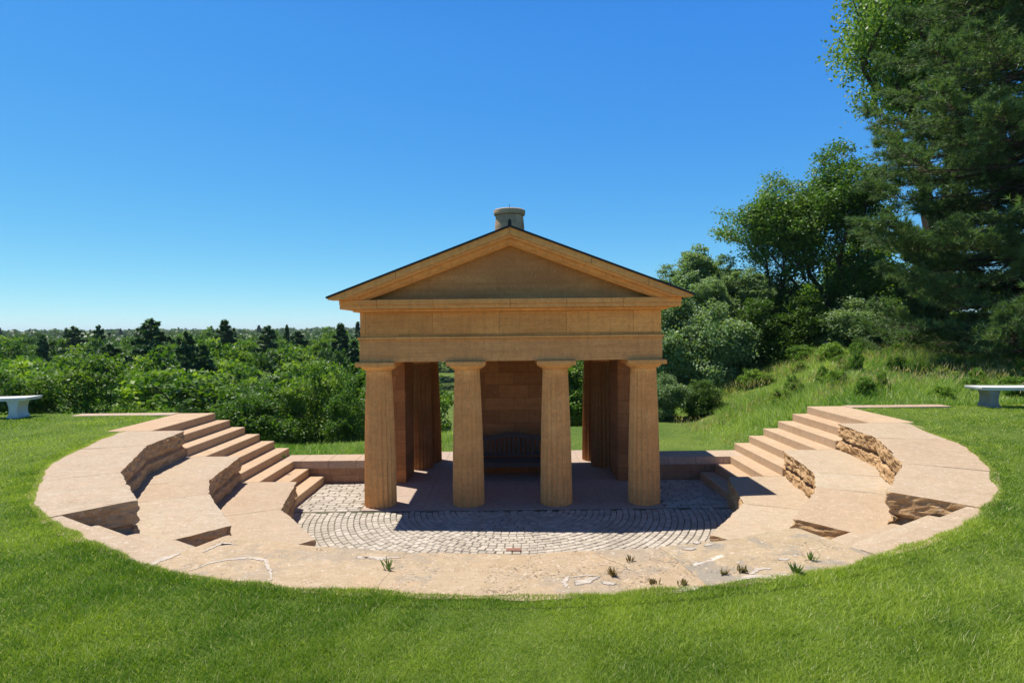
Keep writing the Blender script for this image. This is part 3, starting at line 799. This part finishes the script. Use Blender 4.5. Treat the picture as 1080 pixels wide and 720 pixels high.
hh = NP.uniform(.014, .040, len(x))*np.clip(1+.35*vnoise(x, y, 2.2, 3)+.25*vnoise(x, y, 13, 4), .6, 1.7)*(.75+.25*np.clip((rr-edge)/.3, 0, 1))
M_lawn = leaf_mat('lawn_blade', (.08, .180, .012), (.385, .475, .065), .42, straw=(.60, .56, .34), spec=.3)
o = blades('lawn_grass', x, y, z, hh, .0017+.00075*d, M_lawn, 1.5, tn)
o['kind'] = 'stuff'; tag(o, 'short mown green grass around the sunken stone theatre', 'grass')

# meadow behind
N = 230000
x = NP.uniform(-9, 24, N); y = 12.95+NP.uniform(0, 1, N)**1.3*13
keep = (x > 4.3) | ((x < -2.2) & (y > 14.2)) | (np.abs(x) < 4.8) & (y > 15.4)
keep &= ~((np.abs(x) < 2.7) & (y < 15.4)) & ~((np.abs(x) < 4.3) & (y < 13.0)) & ~((x > -9) & (x < -4.6) & (y < 13.4)) & ~((x > 4) & (x < 4.9) & (y < 13))
keep &= ~((np.hypot(x-5.6, (y-19.5)*.6) < 1.0))
x, y = x[keep], y[keep]; z = H(x, y)-.02
tall = sm(4.6, 6.5, x)+.4*(x < -1.5)
clump = np.clip(.5+.6*vnoise(x, y, 1.6, 21), 0.15, 1.3)
hh = (.06+.42*tall*clump)*NP.uniform(.5, 1.1, len(x))
tn = np.clip(.45+.45*vnoise(x, y, .9, 22)+.3*vnoise(x, y, 3.4, 23)+NP.normal(0, .22, len(x)), 0, 1)
tn = np.where(NP.uniform(0, 1, len(x)) < .10, NP.uniform(1.1, 2, len(x)), tn)
M_mead = leaf_mat('meadow_blade', (.12, .25, .025), (.40, .50, .13), .42, straw=(.55, .56, .36))
o = blades('meadow_grass', x, y, z, hh, (.012+.008*tall), M_mead, 1.3, tn)
o['kind'] = 'stuff'; tag(o, 'long pale seeding grass on the bank behind the steps', 'grass')
# pale seed heads
N = 14000
x = NP.uniform(4.8, 20, N); y = NP.uniform(13.1, 24, N)
k = vnoise(x, y, 1.2, 31) > .0; x, y = x[k], y[k]
o = blades('seed_heads', x, y, H(x, y)+NP.uniform(.2, .42, len(x)), NP.uniform(.08, .16, len(x)), .022+0*x, leaf_mat('seed_head', (.34, .36, .17), (.50, .48, .28), .4), .9)
o['kind'] = 'stuff'; tag(o, 'straw coloured seed heads swaying above the right bank grass', 'seed heads')

# ------------------------------------------------------------------ trees
def leafquads(C, size, up=.35, aspect=.6):
    """one bent-free leaf quad (diamond) per centre, random facing with an upward bias"""
    n = len(C); N_ = NP.normal(0, 1, (n, 3)); N_[:, 2] = np.abs(N_[:, 2])*(1+up)+up; N_ /= np.linalg.norm(N_, axis=1)[:, None]
    A = np.cross(N_, NP.normal(0, 1, (n, 3))); A /= np.linalg.norm(A, axis=1)[:, None]; B_ = np.cross(N_, A)
    s = (size*NP.uniform(.6, 1.3, n))[:, None]
    V = np.stack([C-A*s*.5, C-B_*s*aspect*.5+A*s*.05, C+A*s*.5, C+B_*s*aspect*.5+A*s*.05], 1)
    return V.reshape(-1, 3)
def deciduous(seed, h, w, nl, leaf, clumps=46, base=.22, thick=.020, forks=1, cr=1.0):
    """crown radius w, lower end of the crown at base*h: twig tips are scattered in a lumpy envelope and each one is joined to the
    nearest wood already grown, so limbs fork the way they do on a real tree; leaves sit in small sprays on the tips"""
    g = np.random.RandomState(seed); rr = random.Random(seed)
    zb = h*base; nt = int(clumps*4.2)
    lobes = [(np.array([0, 0, zb+(h-zb)*.55]), np.array([.62*w, .62*w, (h-zb)*.45]))]
    for k in range(9):
        a = 2.4*k+rr.uniform(-.5, .5); t = rr.uniform(.12, .88); ro = w*rr.uniform(.38, .62)*(1.1-.75*max(0, t-.45)); s_ = w*rr.uniform(.34, .52)
        lobes.append((np.array([math.cos(a)*ro, math.sin(a)*ro, zb+(h-zb)*t]), np.array([s_, s_, min(s_*.9, (h-zb)*.3)])))
    tips = []
    while len(tips) < nt:
        c, r_ = lobes[rr.randrange(len(lobes))] if rr.random() > .2 else lobes[0]
        u = g.normal(0, 1, 3); u /= np.linalg.norm(u); p = c+u*r_*g.uniform(.25, 1)**.4
        if zb*.8 < p[2] < h: tips.append(p)
    tips = np.array(tips)
    nodes = [np.array([0, 0, -.4])]; par = [-1]
    for f in range(forks):
        a = 2*math.pi*f/forks+rr.random(); lean = (.10 if forks == 1 else .34)*w; last = 0
        for k in range(1, 9):
            t = k/8; q = np.array([math.cos(a)*lean*t**1.2, math.sin(a)*lean*t**1.2, h*.80*t])+g.normal(0, .012*w, 3)
            nodes.append(q); par.append(last); last = len(nodes)-1
    order = np.argsort(np.linalg.norm(tips-np.array([0, 0, zb]), axis=1)); tipn = []
    for k in order:
        p = tips[k]; A = np.array(nodes); d = p-A; dist = np.linalg.norm(d, axis=1)+np.clip(A[:, 2]-p[2]+.05*h, 0, None)*2.5+np.where(A[:, 2] < zb*.7, 50, 0)
        b = int(np.argmin(dist)); q0 = A[b]; L = np.linalg.norm(p-q0); n = max(1, int(L/(.16*w)))
        for m_ in range(1, n+1):
            t = m_/n; q = q0+(p-q0)*t+(g.normal(0, .02*w, 3) if m_ < n else 0)+np.array([0, 0, -.06*L*math.sin(math.pi*t)])
            nodes.append(q); par.append(b if m_ == 1 else len(nodes)-2)
        tipn.append(len(nodes)-1)
    cnt = np.zeros(len(nodes))
    for k in tipn: cnt[k] += 1
    for k in range(len(nodes)-1, 0, -1): cnt[par[k]] += max(cnt[k], .3)
    rad = thick*h*(cnt/cnt[0])**.48+.0035
    kids = {}
    for k in range(1, len(nodes)): kids.setdefault(par[k], []).append(k)
    m = MB(); stack = [(0, k) for k in kids.get(0, [])]
    while stack:                                     # one tube per unbroken run of wood
        p_, k = stack.pop(); run = [p_, k]
        while kids.get(k):
            ch = sorted(kids[k], key=lambda q: -cnt[q]); stack += [(k, q) for q in ch[1:]]; k = ch[0]; run.append(k)
        m.tube([nodes[q] for q in run], [min(rad[q], rad[run[1]]*1.1) for q in run], 7 if rad[run[1]] > .05 else 4, False)
    per = nl//nt; Cs = []; T_ = []; sp = cr*w*.135
    for k in tipn:
        p = nodes[k]; q = nodes[par[k]]; ax = (p-q)/max(1e-5, np.linalg.norm(p-q)); s2 = sp*rr.uniform(.7, 1.35)
        P = p+np.clip(g.normal(0, s2, (per, 3)), -1.5*s2, 1.5*s2)*np.array([1, 1, .55])-ax*np.abs(g.normal(0, s2*.7, (per, 1)))
        Cs.append(P); T_.append(np.clip(g.uniform(.1, .9)+g.normal(0, .22, per), 0, 1))
    C = np.concatenate(Cs); Tn = np.concatenate(T_)
    return m, leafquads(C, leaf, .3), Tn
def conifer(seed, h, w, nb, leaf, per, droop=.12, base=.08, power=1.0):
    rr = random.Random(seed); g = np.random.RandomState(seed); m = MB()
    m.tube([(0, 0, -.4), (0, 0, h*.5), (0, 0, h)], [.018*h, .011*h, .001*h], 7)
    Cs = []; T_ = []
    for k in range(nb):
        t = (k+rr.random())/nb; z = h*(base+(1-base)*t); L = w*(1-t)**power*rr.uniform(.7, 1.12)+.03*w; a = k*2.4+rr.uniform(-.4, .4)
        e = Vector((math.cos(a)*L, math.sin(a)*L, z+L*(.15-droop*2*(1-t)))); s0 = Vector((0, 0, z))
        m.tube([s0, s0.lerp(e, .5)+Vector((0, 0, .04*L)), e], [.005*h*(1-t)+.004, .003*h*(1-t)+.003, .002], 4, False)
        n = max(6, int(per*L/w)); f = g.uniform(.12, 1, n)**.75
        P = np.array(s0)[None]*(1-f[:, None])+np.array(e)[None]*f[:, None]
        sp = L*.28*(1.1-f)
        side_ = np.array([-math.sin(a), math.cos(a), 0]); P += side_*(g.uniform(-1, 1, n)*sp)[:, None]; P[:, 2] += g.normal(0, .03*w, n)
        Cs.append(P); T_.append(np.clip(g.uniform(.1, .8)+g.normal(0, .2, n), 0, 1))
    C = np.concatenate(Cs); return m, leafquads(C, leaf, .5, .38), np.concatenate(T_)
def white_pine(seed, h, w):
    """open layered crown of long-needled tufts"""
    rr = random.Random(seed); g = np.random.RandomState(seed); m = MB(); m.tube([(0, 0, -.4), (.1, 0, h*.4), (0, .1, h*.75), (0, 0, h)], [.27, .2, .1, .02], 10)
    tuft = []; z = .6
    while z < h*.99:
        t = z/h; R0_ = w*(1.02-t**2.3)*(.8+.2*min(1, z/2.5)); nb = 8; a0 = rr.random()*6
        for k in range(nb):
            a = a0+2*math.pi*k/nb+rr.uniform(-.3, .3); bt = rr.uniform(.0, .6); L = max(.4, R0_*rr.uniform(.62, 1.2)); d = Vector((math.cos(a), math.sin(a), 0)); sidev = Vector((-d.y, d.x, 0))
            s0 = Vector((0, 0, z)); drop = (-.14 if t < .5 else .15)*L+rr.uniform(-.12, .16)*L
            pts = [s0, s0+d*L*.4+Vector((0, 0, drop*.8)), s0+d*L*.75+Vector((0, 0, drop)), s0+d*L+Vector((0, 0, drop+.14*L))]
            m.tube(pts, [.036*(1-t)+.012, .022*(1-t)+.008, .011, .005], 5, False)
            for q in range(int(12+L*8)):
                f = rr.uniform(.12, 1)**.75; i = min(2, int(f*3)); p = pts[i].lerp(pts[i+1], f*3-i)
                sl = (1.15-f)*L*.42*rr.uniform(.4, 1); sg = rr.choice((-1, 1))
                e = p+sidev*sg*sl+d*sl*.8+Vector((0, 0, rr.uniform(-.02, .22)))
                m.tube([p, e], [.010, .004], 4, False)
                for u in range(6):
                    fp = .3+.7*u/5; c = p.lerp(e, fp)+Vector((rr.gauss(0, .05), rr.gauss(0, .05), rr.gauss(.02, .04))); dr = ((e-p).normalized()+Vector((0, 0, .5))).normalized()
                    tuft.append((c, dr, min(1, max(0, bt+.35*f-.1+rr.gauss(0, .12)))))
        z += rr.uniform(.42, .66)
    nt = len(tuft); K = 12
    C = np.array([t[0] for t in tuft]); D = np.array([t[1] for t in tuft]); Tn = np.array([t[2] for t in tuft])
    C = np.repeat(C, K, 0); D = np.repeat(D, K, 0); Tn = np.repeat(Tn, K)
    n = len(C); d = D*.9+g.normal(0, .62, (n, 3)); d /= np.linalg.norm(d, axis=1)[:, None]
    sd_ = np.cross(d, g.normal(0, 1, (n, 3))); sd_ /= np.linalg.norm(sd_, axis=1)[:, None]
    Ln = g.uniform(.13, .22, n)[:, None]; wd = .012
    V = np.stack([C-sd_*wd, C+sd_*wd, C+d*Ln+g.normal(0, .006, (n, 3))], 1).reshape(-1, 3)
    return m, V, np.clip(Tn*.8+g.normal(0, .15, n)+.1, 0, 1), nt
def tree_proto(name, m, L, T_, bark, leafm, nper=4):
    tr = m.build('trunk', bark, None); COL.objects.unlink(tr)
    cr_ = mknp('crown', L, nper, leafm, tint=T_, link_it=False)
    return (name, tr.data, cr_.data)
def plant(proto, x, y, label, cat='tree', group=None, s=1., sz=None, rz=None, z=None, mat=None):
    name, td, cd = proto
    t = thing(name, label, cat, (x, y, (float(H(x, y)) if z is None else z)-.05), group, rnd.uniform(0, 6.28) if rz is None else rz)
    t.scale = (s, s, sz or s)
    link(bpy.data.objects.new('trunk', td), t); link(bpy.data.objects.new('crown', cd), t)
    return t
L_bright = leaf_mat('leaf_bright', (.085, .190, .014), (.290, .400, .050), .40, hue=(.07, .15, .018))
L_mid = leaf_mat('leaf_mid', (.045, .110, .016), (.180, .290, .045), .36, hue=(.03, .075, .018))
L_aspen = leaf_mat('leaf_aspen', (.11, .20, .08), (.32, .42, .20), .36, hue=(.16, .24, .10))
L_con = leaf_mat('needle_dark', (.040, .095, .030), (.13, .22, .07), .25, hue=(.06, .12, .04))
L_pine = leaf_mat('needle_pine', (.045, .11, .035), (.34, .44, .17), .32, hue=(.10, .17, .06))
d_near = [tree_proto('broadleaf_tree', *deciduous(100+k, 8.5, 2.7, 30000, .18, 56, .0, cr=.78), M_bark, L_bright) for k in range(3)]
d_mid = [tree_proto('broadleaf_tree', *deciduous(200+k, 10, 3.0, 9500, .32, 32, .02, cr=.75), M_bark, L_mid if k % 2 else L_bright) for k in range(5)]
c_mid = [tree_proto('conifer_tree', *conifer(300+k, 13, 2.6, (90, 105, 80)[k], .42, 330, power=(.6, .8, .5)[k], droop=(.12, .2, .04)[k], base=.16), M_bark, L_con) for k in range(3)]
LT = 'leafy green tree in the wooded valley behind the left lawn'
def at(px, Y): return (px-541)/625*Y
def near(px, top, Y, wpx, proto, nomh, nomw, label, group=None):
    """place by ground point and real height"""
    x = at(px, Y); g0 = float(H(x, Y)); ztop = 3.05+(350-top)/625*Y; hgt = ztop-g0; wm = wpx/2/625*Y
    t = plant(proto, x, Y, label, group=group, s=wm/nomw, sz=hgt/nomh); return t
near(85, 360, 25, 128, d_near[0], 8.8, 2.9, 'broad bright green tree right behind the left lawn edge, near the marble bench')
near(6, 368, 23, 96, d_near[1], 8.8, 2.9, 'bright green tree at the far left edge behind the marble bench')
near(268, 373, 26, 118, d_near[2], 8.8, 2.9, 'large round bright tree rising just above the left steps')
near(338, 370, 28, 96, d_near[0], 8.8, 2.9, 'dense green tree between the left steps and the temple')
near(372, 392, 26, 70, d_near[1], 8.8, 2.9, 'darker leafy tree directly beside the left of the temple')
near(150, 398, 24, 60, d_near[2], 8.8, 2.9, 'low leafy tree behind the back corner of the left lawn')
near(208, 402, 25, 66, d_mid[1], 10.4, 3.2, 'low dusky tree behind the top of the left steps')
near(440, 372, 33, 84, d_near[2], 8.8, 2.9, 'leafy tree glimpsed between the left temple columns')
near(610, 372, 33, 84, d_near[0], 8.8, 2.9, 'leafy tree glimpsed between the right temple columns')
con = [(174, 333, 44), (196, 345, 40), (236, 333, 52), (112, 336, 60), (76, 339, 70), (150, 342, 48), (356, 338, 44), (320, 345, 60), (284, 343, 70), (48, 346, 60), (130, 352, 38), (385, 352, 50), (214, 358, 36), (12, 344, 80), (258, 340, 85), (304, 341, 95), (95, 344, 90)]
for (px, top, Y) in con:
    near(px+rnd.uniform(-9, 9), top+rnd.uniform(-3, 4), Y*rnd.uniform(.95, 1.25), 66*50/Y*rnd.uniform(.6, 1.35), c_mid[rnd.randrange(3)], 13.2, 2.6, 'dark conifer standing above the broadleaf trees in the '+('near' if Y < 55 else 'far')+' part of the left valley', 'dark conifers in the '+('near' if Y < 55 else 'far')+' part of the left valley')
cnt = 0
for row, (Y, n) in enumerate(((32, 10), (38, 11), (46, 12), (56, 13), (68, 14), (84, 15), (104, 16), (130, 18))):
    dst = 'near part' if Y < 50 else 'middle' if Y < 90 else 'far part'
    for k in range(n):
        px = -30+(k+rnd.uniform(.1, .9))/n*480; Yj = Y*rnd.uniform(.93, 1.08)
        top = 350+max(0, (50-Yj))*1.25+rnd.uniform(-9, 8)-(Yj > 60)*4
        x = at(px, Yj); near(px, top, Yj, rnd.uniform(5.2, 7.5)*625/Yj, d_mid[(kk := rnd.randrange(5))], 10.4, 3.2, ('darker ' if kk % 2 else 'brighter ')+'leafy tree in the '+dst+' of the wooded left valley', ('darker' if kk % 2 else 'brighter')+' leafy trees in the '+dst+' of the left valley')
for (Y, n) in ((36, 7), (48, 8), (66, 9), (90, 9), (125, 10)):
    for k in range(n):
        px = 560+(k+rnd.uniform(.1, .9))/n*330; Yj = Y*rnd.uniform(.94, 1.07)
        near(px, 352+rnd.uniform(-14, 6), Yj, rnd.uniform(5.2, 7.5)*625/Yj, d_mid[rnd.randrange(5)], 10.4, 3.2, 'leafy green tree in the woods behind the right bank', 'leafy trees behind the right bank')
# far woods as one mass
def canopy_mass():
    g = np.random.RandomState(5); n = 2600
    Y = np.exp(g.uniform(np.log(140), np.log(1500), n)); X = Y*g.uniform(-1.05, .75, n)
    per = 170; u = g.normal(0, 1, (n, per, 3)); u /= np.linalg.norm(u, axis=2)[..., None]; u[..., 2] = np.abs(u[..., 2])
    con = g.rand(n) < .03; w = g.uniform(3, 5, n)*(1+Y/900); hh = g.uniform(9, 14, n)*(1+.2*con)
    rad = g.uniform(.75, 1.05, (n, per))
    P = u*rad[..., None]*w[:, None, None]; P[..., 2] *= 1.1
    hw = np.where(con[:, None], np.clip(1-(u[..., 2]), 0, 1)*.6, 1.); P[..., 0] *= hw; P[..., 1] *= hw; P[..., 2] *= np.where(con, 1.15, 1)[:, None]
    P[..., 0] += X[:, None]; P[..., 1] += Y[:, None]; P[..., 2] += (H(X, Y)+hh-w)[:, None]
    s = np.repeat(.55+Y/260, per)
    T_ = np.clip(np.repeat(np.where(con, 0, g.uniform(.3, .9, n)), per)+g.normal(0, .12, n*per), 0, 1)
    return leafquads(P.reshape(-1, 3), s, .5, .8), T_
L_far = leaf_mat('far_canopy_leaf', (.030, .075, .020), (.15, .235, .05), .28)
v_, t_ = canopy_mass(); o = mknp('far_woods', v_, 4, L_far, tint=t_); o['kind'] = 'stuff'; tag(o, 'far wooded country stretching to the horizon', 'woods')

# right hillside
d_low = [tree_proto('broadleaf_tree', *deciduous(600+k, 4.2, 2.0, 24000, .14, 60, .0), M_bark, (L_mid, L_aspen, L_bright)[k]) for k in range(3)]
asp = [tree_proto('aspen_tree', *deciduous(400+k, 9, 1.8, 42000, .14, 120, .0, thick=.008, forks=4, cr=.68), M_birch, L_aspen) for k in range(2)]
L_oak = leaf_mat('leaf_oak', (.065, .15, .025), (.25, .36, .08), .36, hue=(.06, .14, .03), spec=.5)
tallt = tree_proto('oak_tree', *deciduous(420, 11, 3.1, 46000, .15, 90, .16, thick=.015, forks=3, cr=.78), M_bark, L_oak)
tallt2 = tree_proto('oak_tree', *deciduous(431, 18, 5.4, 90000, .17, 150, .42, forks=3, cr=.8), M_bark, L_oak)
near(733, 254, 27, 74, asp[0], 9.3, 1.9, 'slender pale aspen just right of the temple pediment, tallest of its clump')
near(706, 274, 28, 66, asp[1], 9.3, 1.9, 'greyish aspen whose crown touches the right end of the temple roof')
near(763, 266, 28, 72, asp[1], 9.3, 1.9, 'pale aspen between the tallest aspen and the tall oaks')
near(750, 288, 25, 62, asp[0], 9.3, 1.9, 'shorter aspen in front of the pale aspen clump')
near(718, 306, 24.5, 62, asp[1], 9.3, 1.9, 'short leafy aspen close behind the right end of the temple')
near(784, 280, 26, 62, asp[0], 9.3, 1.9, 'aspen at the foot of the left tall oak')
near(850, 292, 33, 120, d_near[2], 8.8, 2.9, 'leafy tree deep behind the two tall oaks')
near(908, 236, 30, 120, d_near[1], 8.8, 2.9, 'tall bright leafy tree between the right oak and the big pine')
near(925, 285, 33, 130, d_near[0], 8.8, 2.9, 'leafy tree deep in the shade left of the big pine')
near(1005, 285, 34, 130, d_near[1], 8.8, 2.9, 'leafy tree deep in the shade behind the big pine')
near(712, 300, 24.5, 100, d_low[1], 4.4, 2.2, 'dense leafy tree low beside the right of the temple')
near(752, 316, 23.5, 90, d_low[1], 4.4, 2.2, 'rounded leafy tree at the top of the right grass bank')
near(792, 312, 24.5, 90, d_low[0], 4.4, 2.2, 'bushy tree at the foot of the left tall oak')
near(700, 392, 20.5, 56, d_low[1], 4.4, 2.2, 'low bushy tree right beside the outer right column')
near(738, 398, 20.5, 50, d_low[0], 4.4, 2.2, 'low bushy tree just above the low right wall')
near(745, 285, 31, 110, d_near[0], 8.8, 2.9, 'leafy tree filling in behind the slender aspen')
near(672, 345, 34, 90, d_near[1], 8.8, 2.9, 'leafy tree mostly hidden behind the right end of the temple')
near(700, 300, 33, 100, d_near[2], 8.8, 2.9, 'leafy tree filling in left of the tall oaks')
near(818, 176, 27, 120, tallt, 11.6, 3.2, 'tall open oak with dark forked stems, left one of two above the right bank')
near(880, 142, 26, 136, tallt, 11.6, 3.2, 'tall open oak with dark forked stems beside the big pine').rotation_euler.z = 2.1
near(846, 310, 25, 84, d_low[0], 4.4, 2.2, 'bright leafy tree under the tall oaks')
near(900, 316, 24, 84, d_low[1], 4.4, 2.2, 'bright leafy tree in front of the tall oaks, left of the pine')
near(960, 310, 28, 90, d_near[2], 8.8, 2.9, 'bright leafy tree glimpsed behind the big pine')
near(990, -130, 27, 262, tallt2, 18.5, 5.6, 'very tall oak whose crown fills the top right corner above the pine')
pm, pl_, pt, _n = white_pine(77, 18.5, 4.7)
pine = tree_proto('pine_tree', pm, pl_, pt, M_bark, L_pine, 3)
plant(pine, 15.9, 18.2, 'big white pine with soft needle tufts filling the right edge', s=1.0)
plant(pine, 20.5, 22.0, 'second white pine at the far right behind the big one', s=1.05, rz=2.)
# shrubs and broad-leaved weeds
def shrub(seed, h, w, n, leaf):
    m, L, T_ = deciduous(seed, h, w, n, leaf, 30, .0, cr=.8); return m, L, T_
L_shrub = leaf_mat('leaf_shrub', (.11, .22, .02), (.34, .46, .07), .42, hue=(.10, .20, .025))
sh = [tree_proto('shrub', *shrub(500+k, 1.2, .75, 7000, .075), M_bark, L_shrub) for k in range(3)]
shrubs = [(5.1, 21.2), (8.6, 21.5), (10.2, 21.2), (12.9, 17.8), (13.6, 16.0), (14.8, 15.2), (12.9, 14.1), (15.9, 14.6), (7.9, 23.5), (6.2, 23.8), (10.9, 22.6), (12.8, 20.0), (13.3, 18.4)]
shrubs += [(rnd.uniform(6.8, 12), rnd.uniform(13.6, 20)) for _ in range(16)]+[(rnd.uniform(11, 17), rnd.uniform(14.2, 17.5)) for _ in range(18)]+[(rnd.uniform(8.5, 11.5), rnd.uniform(19.5, 21.5)) for _ in range(5)]
for i, (x, y) in enumerate(shrubs):
    plant(sh[i % 3], x, y, 'low leafy shrub growing in the long grass of the right bank', 'shrub', 'shrubs on the right bank', s=rnd.uniform(.4, .8)*(.6 if x < 12 and y < 20 else 1), sz=rnd.uniform(.3, .6))
for i in range(16):
    x = -15.5+i*.46+rnd.uniform(-.3, .3); y = 14.2+rnd.uniform(0, 1.4)
    plant(sh[i % 3], x, y, 'leafy shrub behind the back edge of the left lawn', 'shrub', 'shrubs behind the left lawn', s=rnd.uniform(.7, 1.1), sz=rnd.uniform(.7, 1.0))
# weeds in the joints
M_weed = leaf_mat('weed_leaf', (.06, .14, .02), (.14, .2, .05), .3); M_weedr = leaf_mat('weed_leaf_brown', (.14, .11, .04), (.22, .17, .07), .3)
def weed(x, y, z, h, n, lab, mat):
    V = []
    for k in range(n):
        a = rnd.uniform(0, 6.28); d = Vector((math.cos(a), math.sin(a), 0)); s_ = Vector((-d.y, d.x, 0)); up = rnd.uniform(.5, 1); sp = rnd.uniform(.2, .75)
        p0 = Vector((rnd.gauss(0, .012), rnd.gauss(0, .012), -.004)); p1 = p0+d*h*sp*.5+Vector((0, 0, h*up*.55)); p2 = p0+d*h*sp+Vector((0, 0, h*up))
        V += [p0-s_*.0018, p0+s_*.0018, p1+s_*.006, p1-s_*.006, p1-s_*.006, p1+s_*.006, p2+s_*.0015, p2-s_*.0015]
    o = mknp('weed', np.array([tuple(v) for v in V]), 4, mat, tint=NP.uniform(0, 1, n*2)); o.location = (x, y, z); tag(o, lab, 'weed', 'weeds in the rim joints')
for a in ((-.89, 4.52, G, .085, 14, 'small green weed sprouting in the joint left of centre on the rim', M_weed),
          (.67, 4.38, G, .06, 26, 'brownish tuft on the rim right of the long white squiggle', M_weedr),
          (.92, 4.24, G, .045, 20, 'short brownish tuft near the lawn at the foot of the crack', M_weedr),
          (1.11, 4.22, G, .045, 20, 'small brownish tuft on the lawn side of the cracked slab', M_weedr),
          (1.58, 4.41, G, .05, 34, 'wide low brown tuft on the right of the cracked slab', M_weedr),
          (1.44, 4.38, G, .04, 20, 'tiny tuft just left of the wide brown tuft', M_weedr),
          (1.93, 4.38, G, .075, 30, 'leafy green-brown weed at the lawn edge on the right of the rim', M_weed),
          (2.15, 4.61, G, .07, 14, 'bright green seedling right of the other rim weeds', M_weed),
          (.84, 4.62, G, .05, 12, 'tiny weed in the crack of the central rim slab', M_weedr),
          (-4.45, 11.9, 4*RI, .10, 26, 'yellow-green weed growing on the left steps', M_weed)):
    weed(*a)
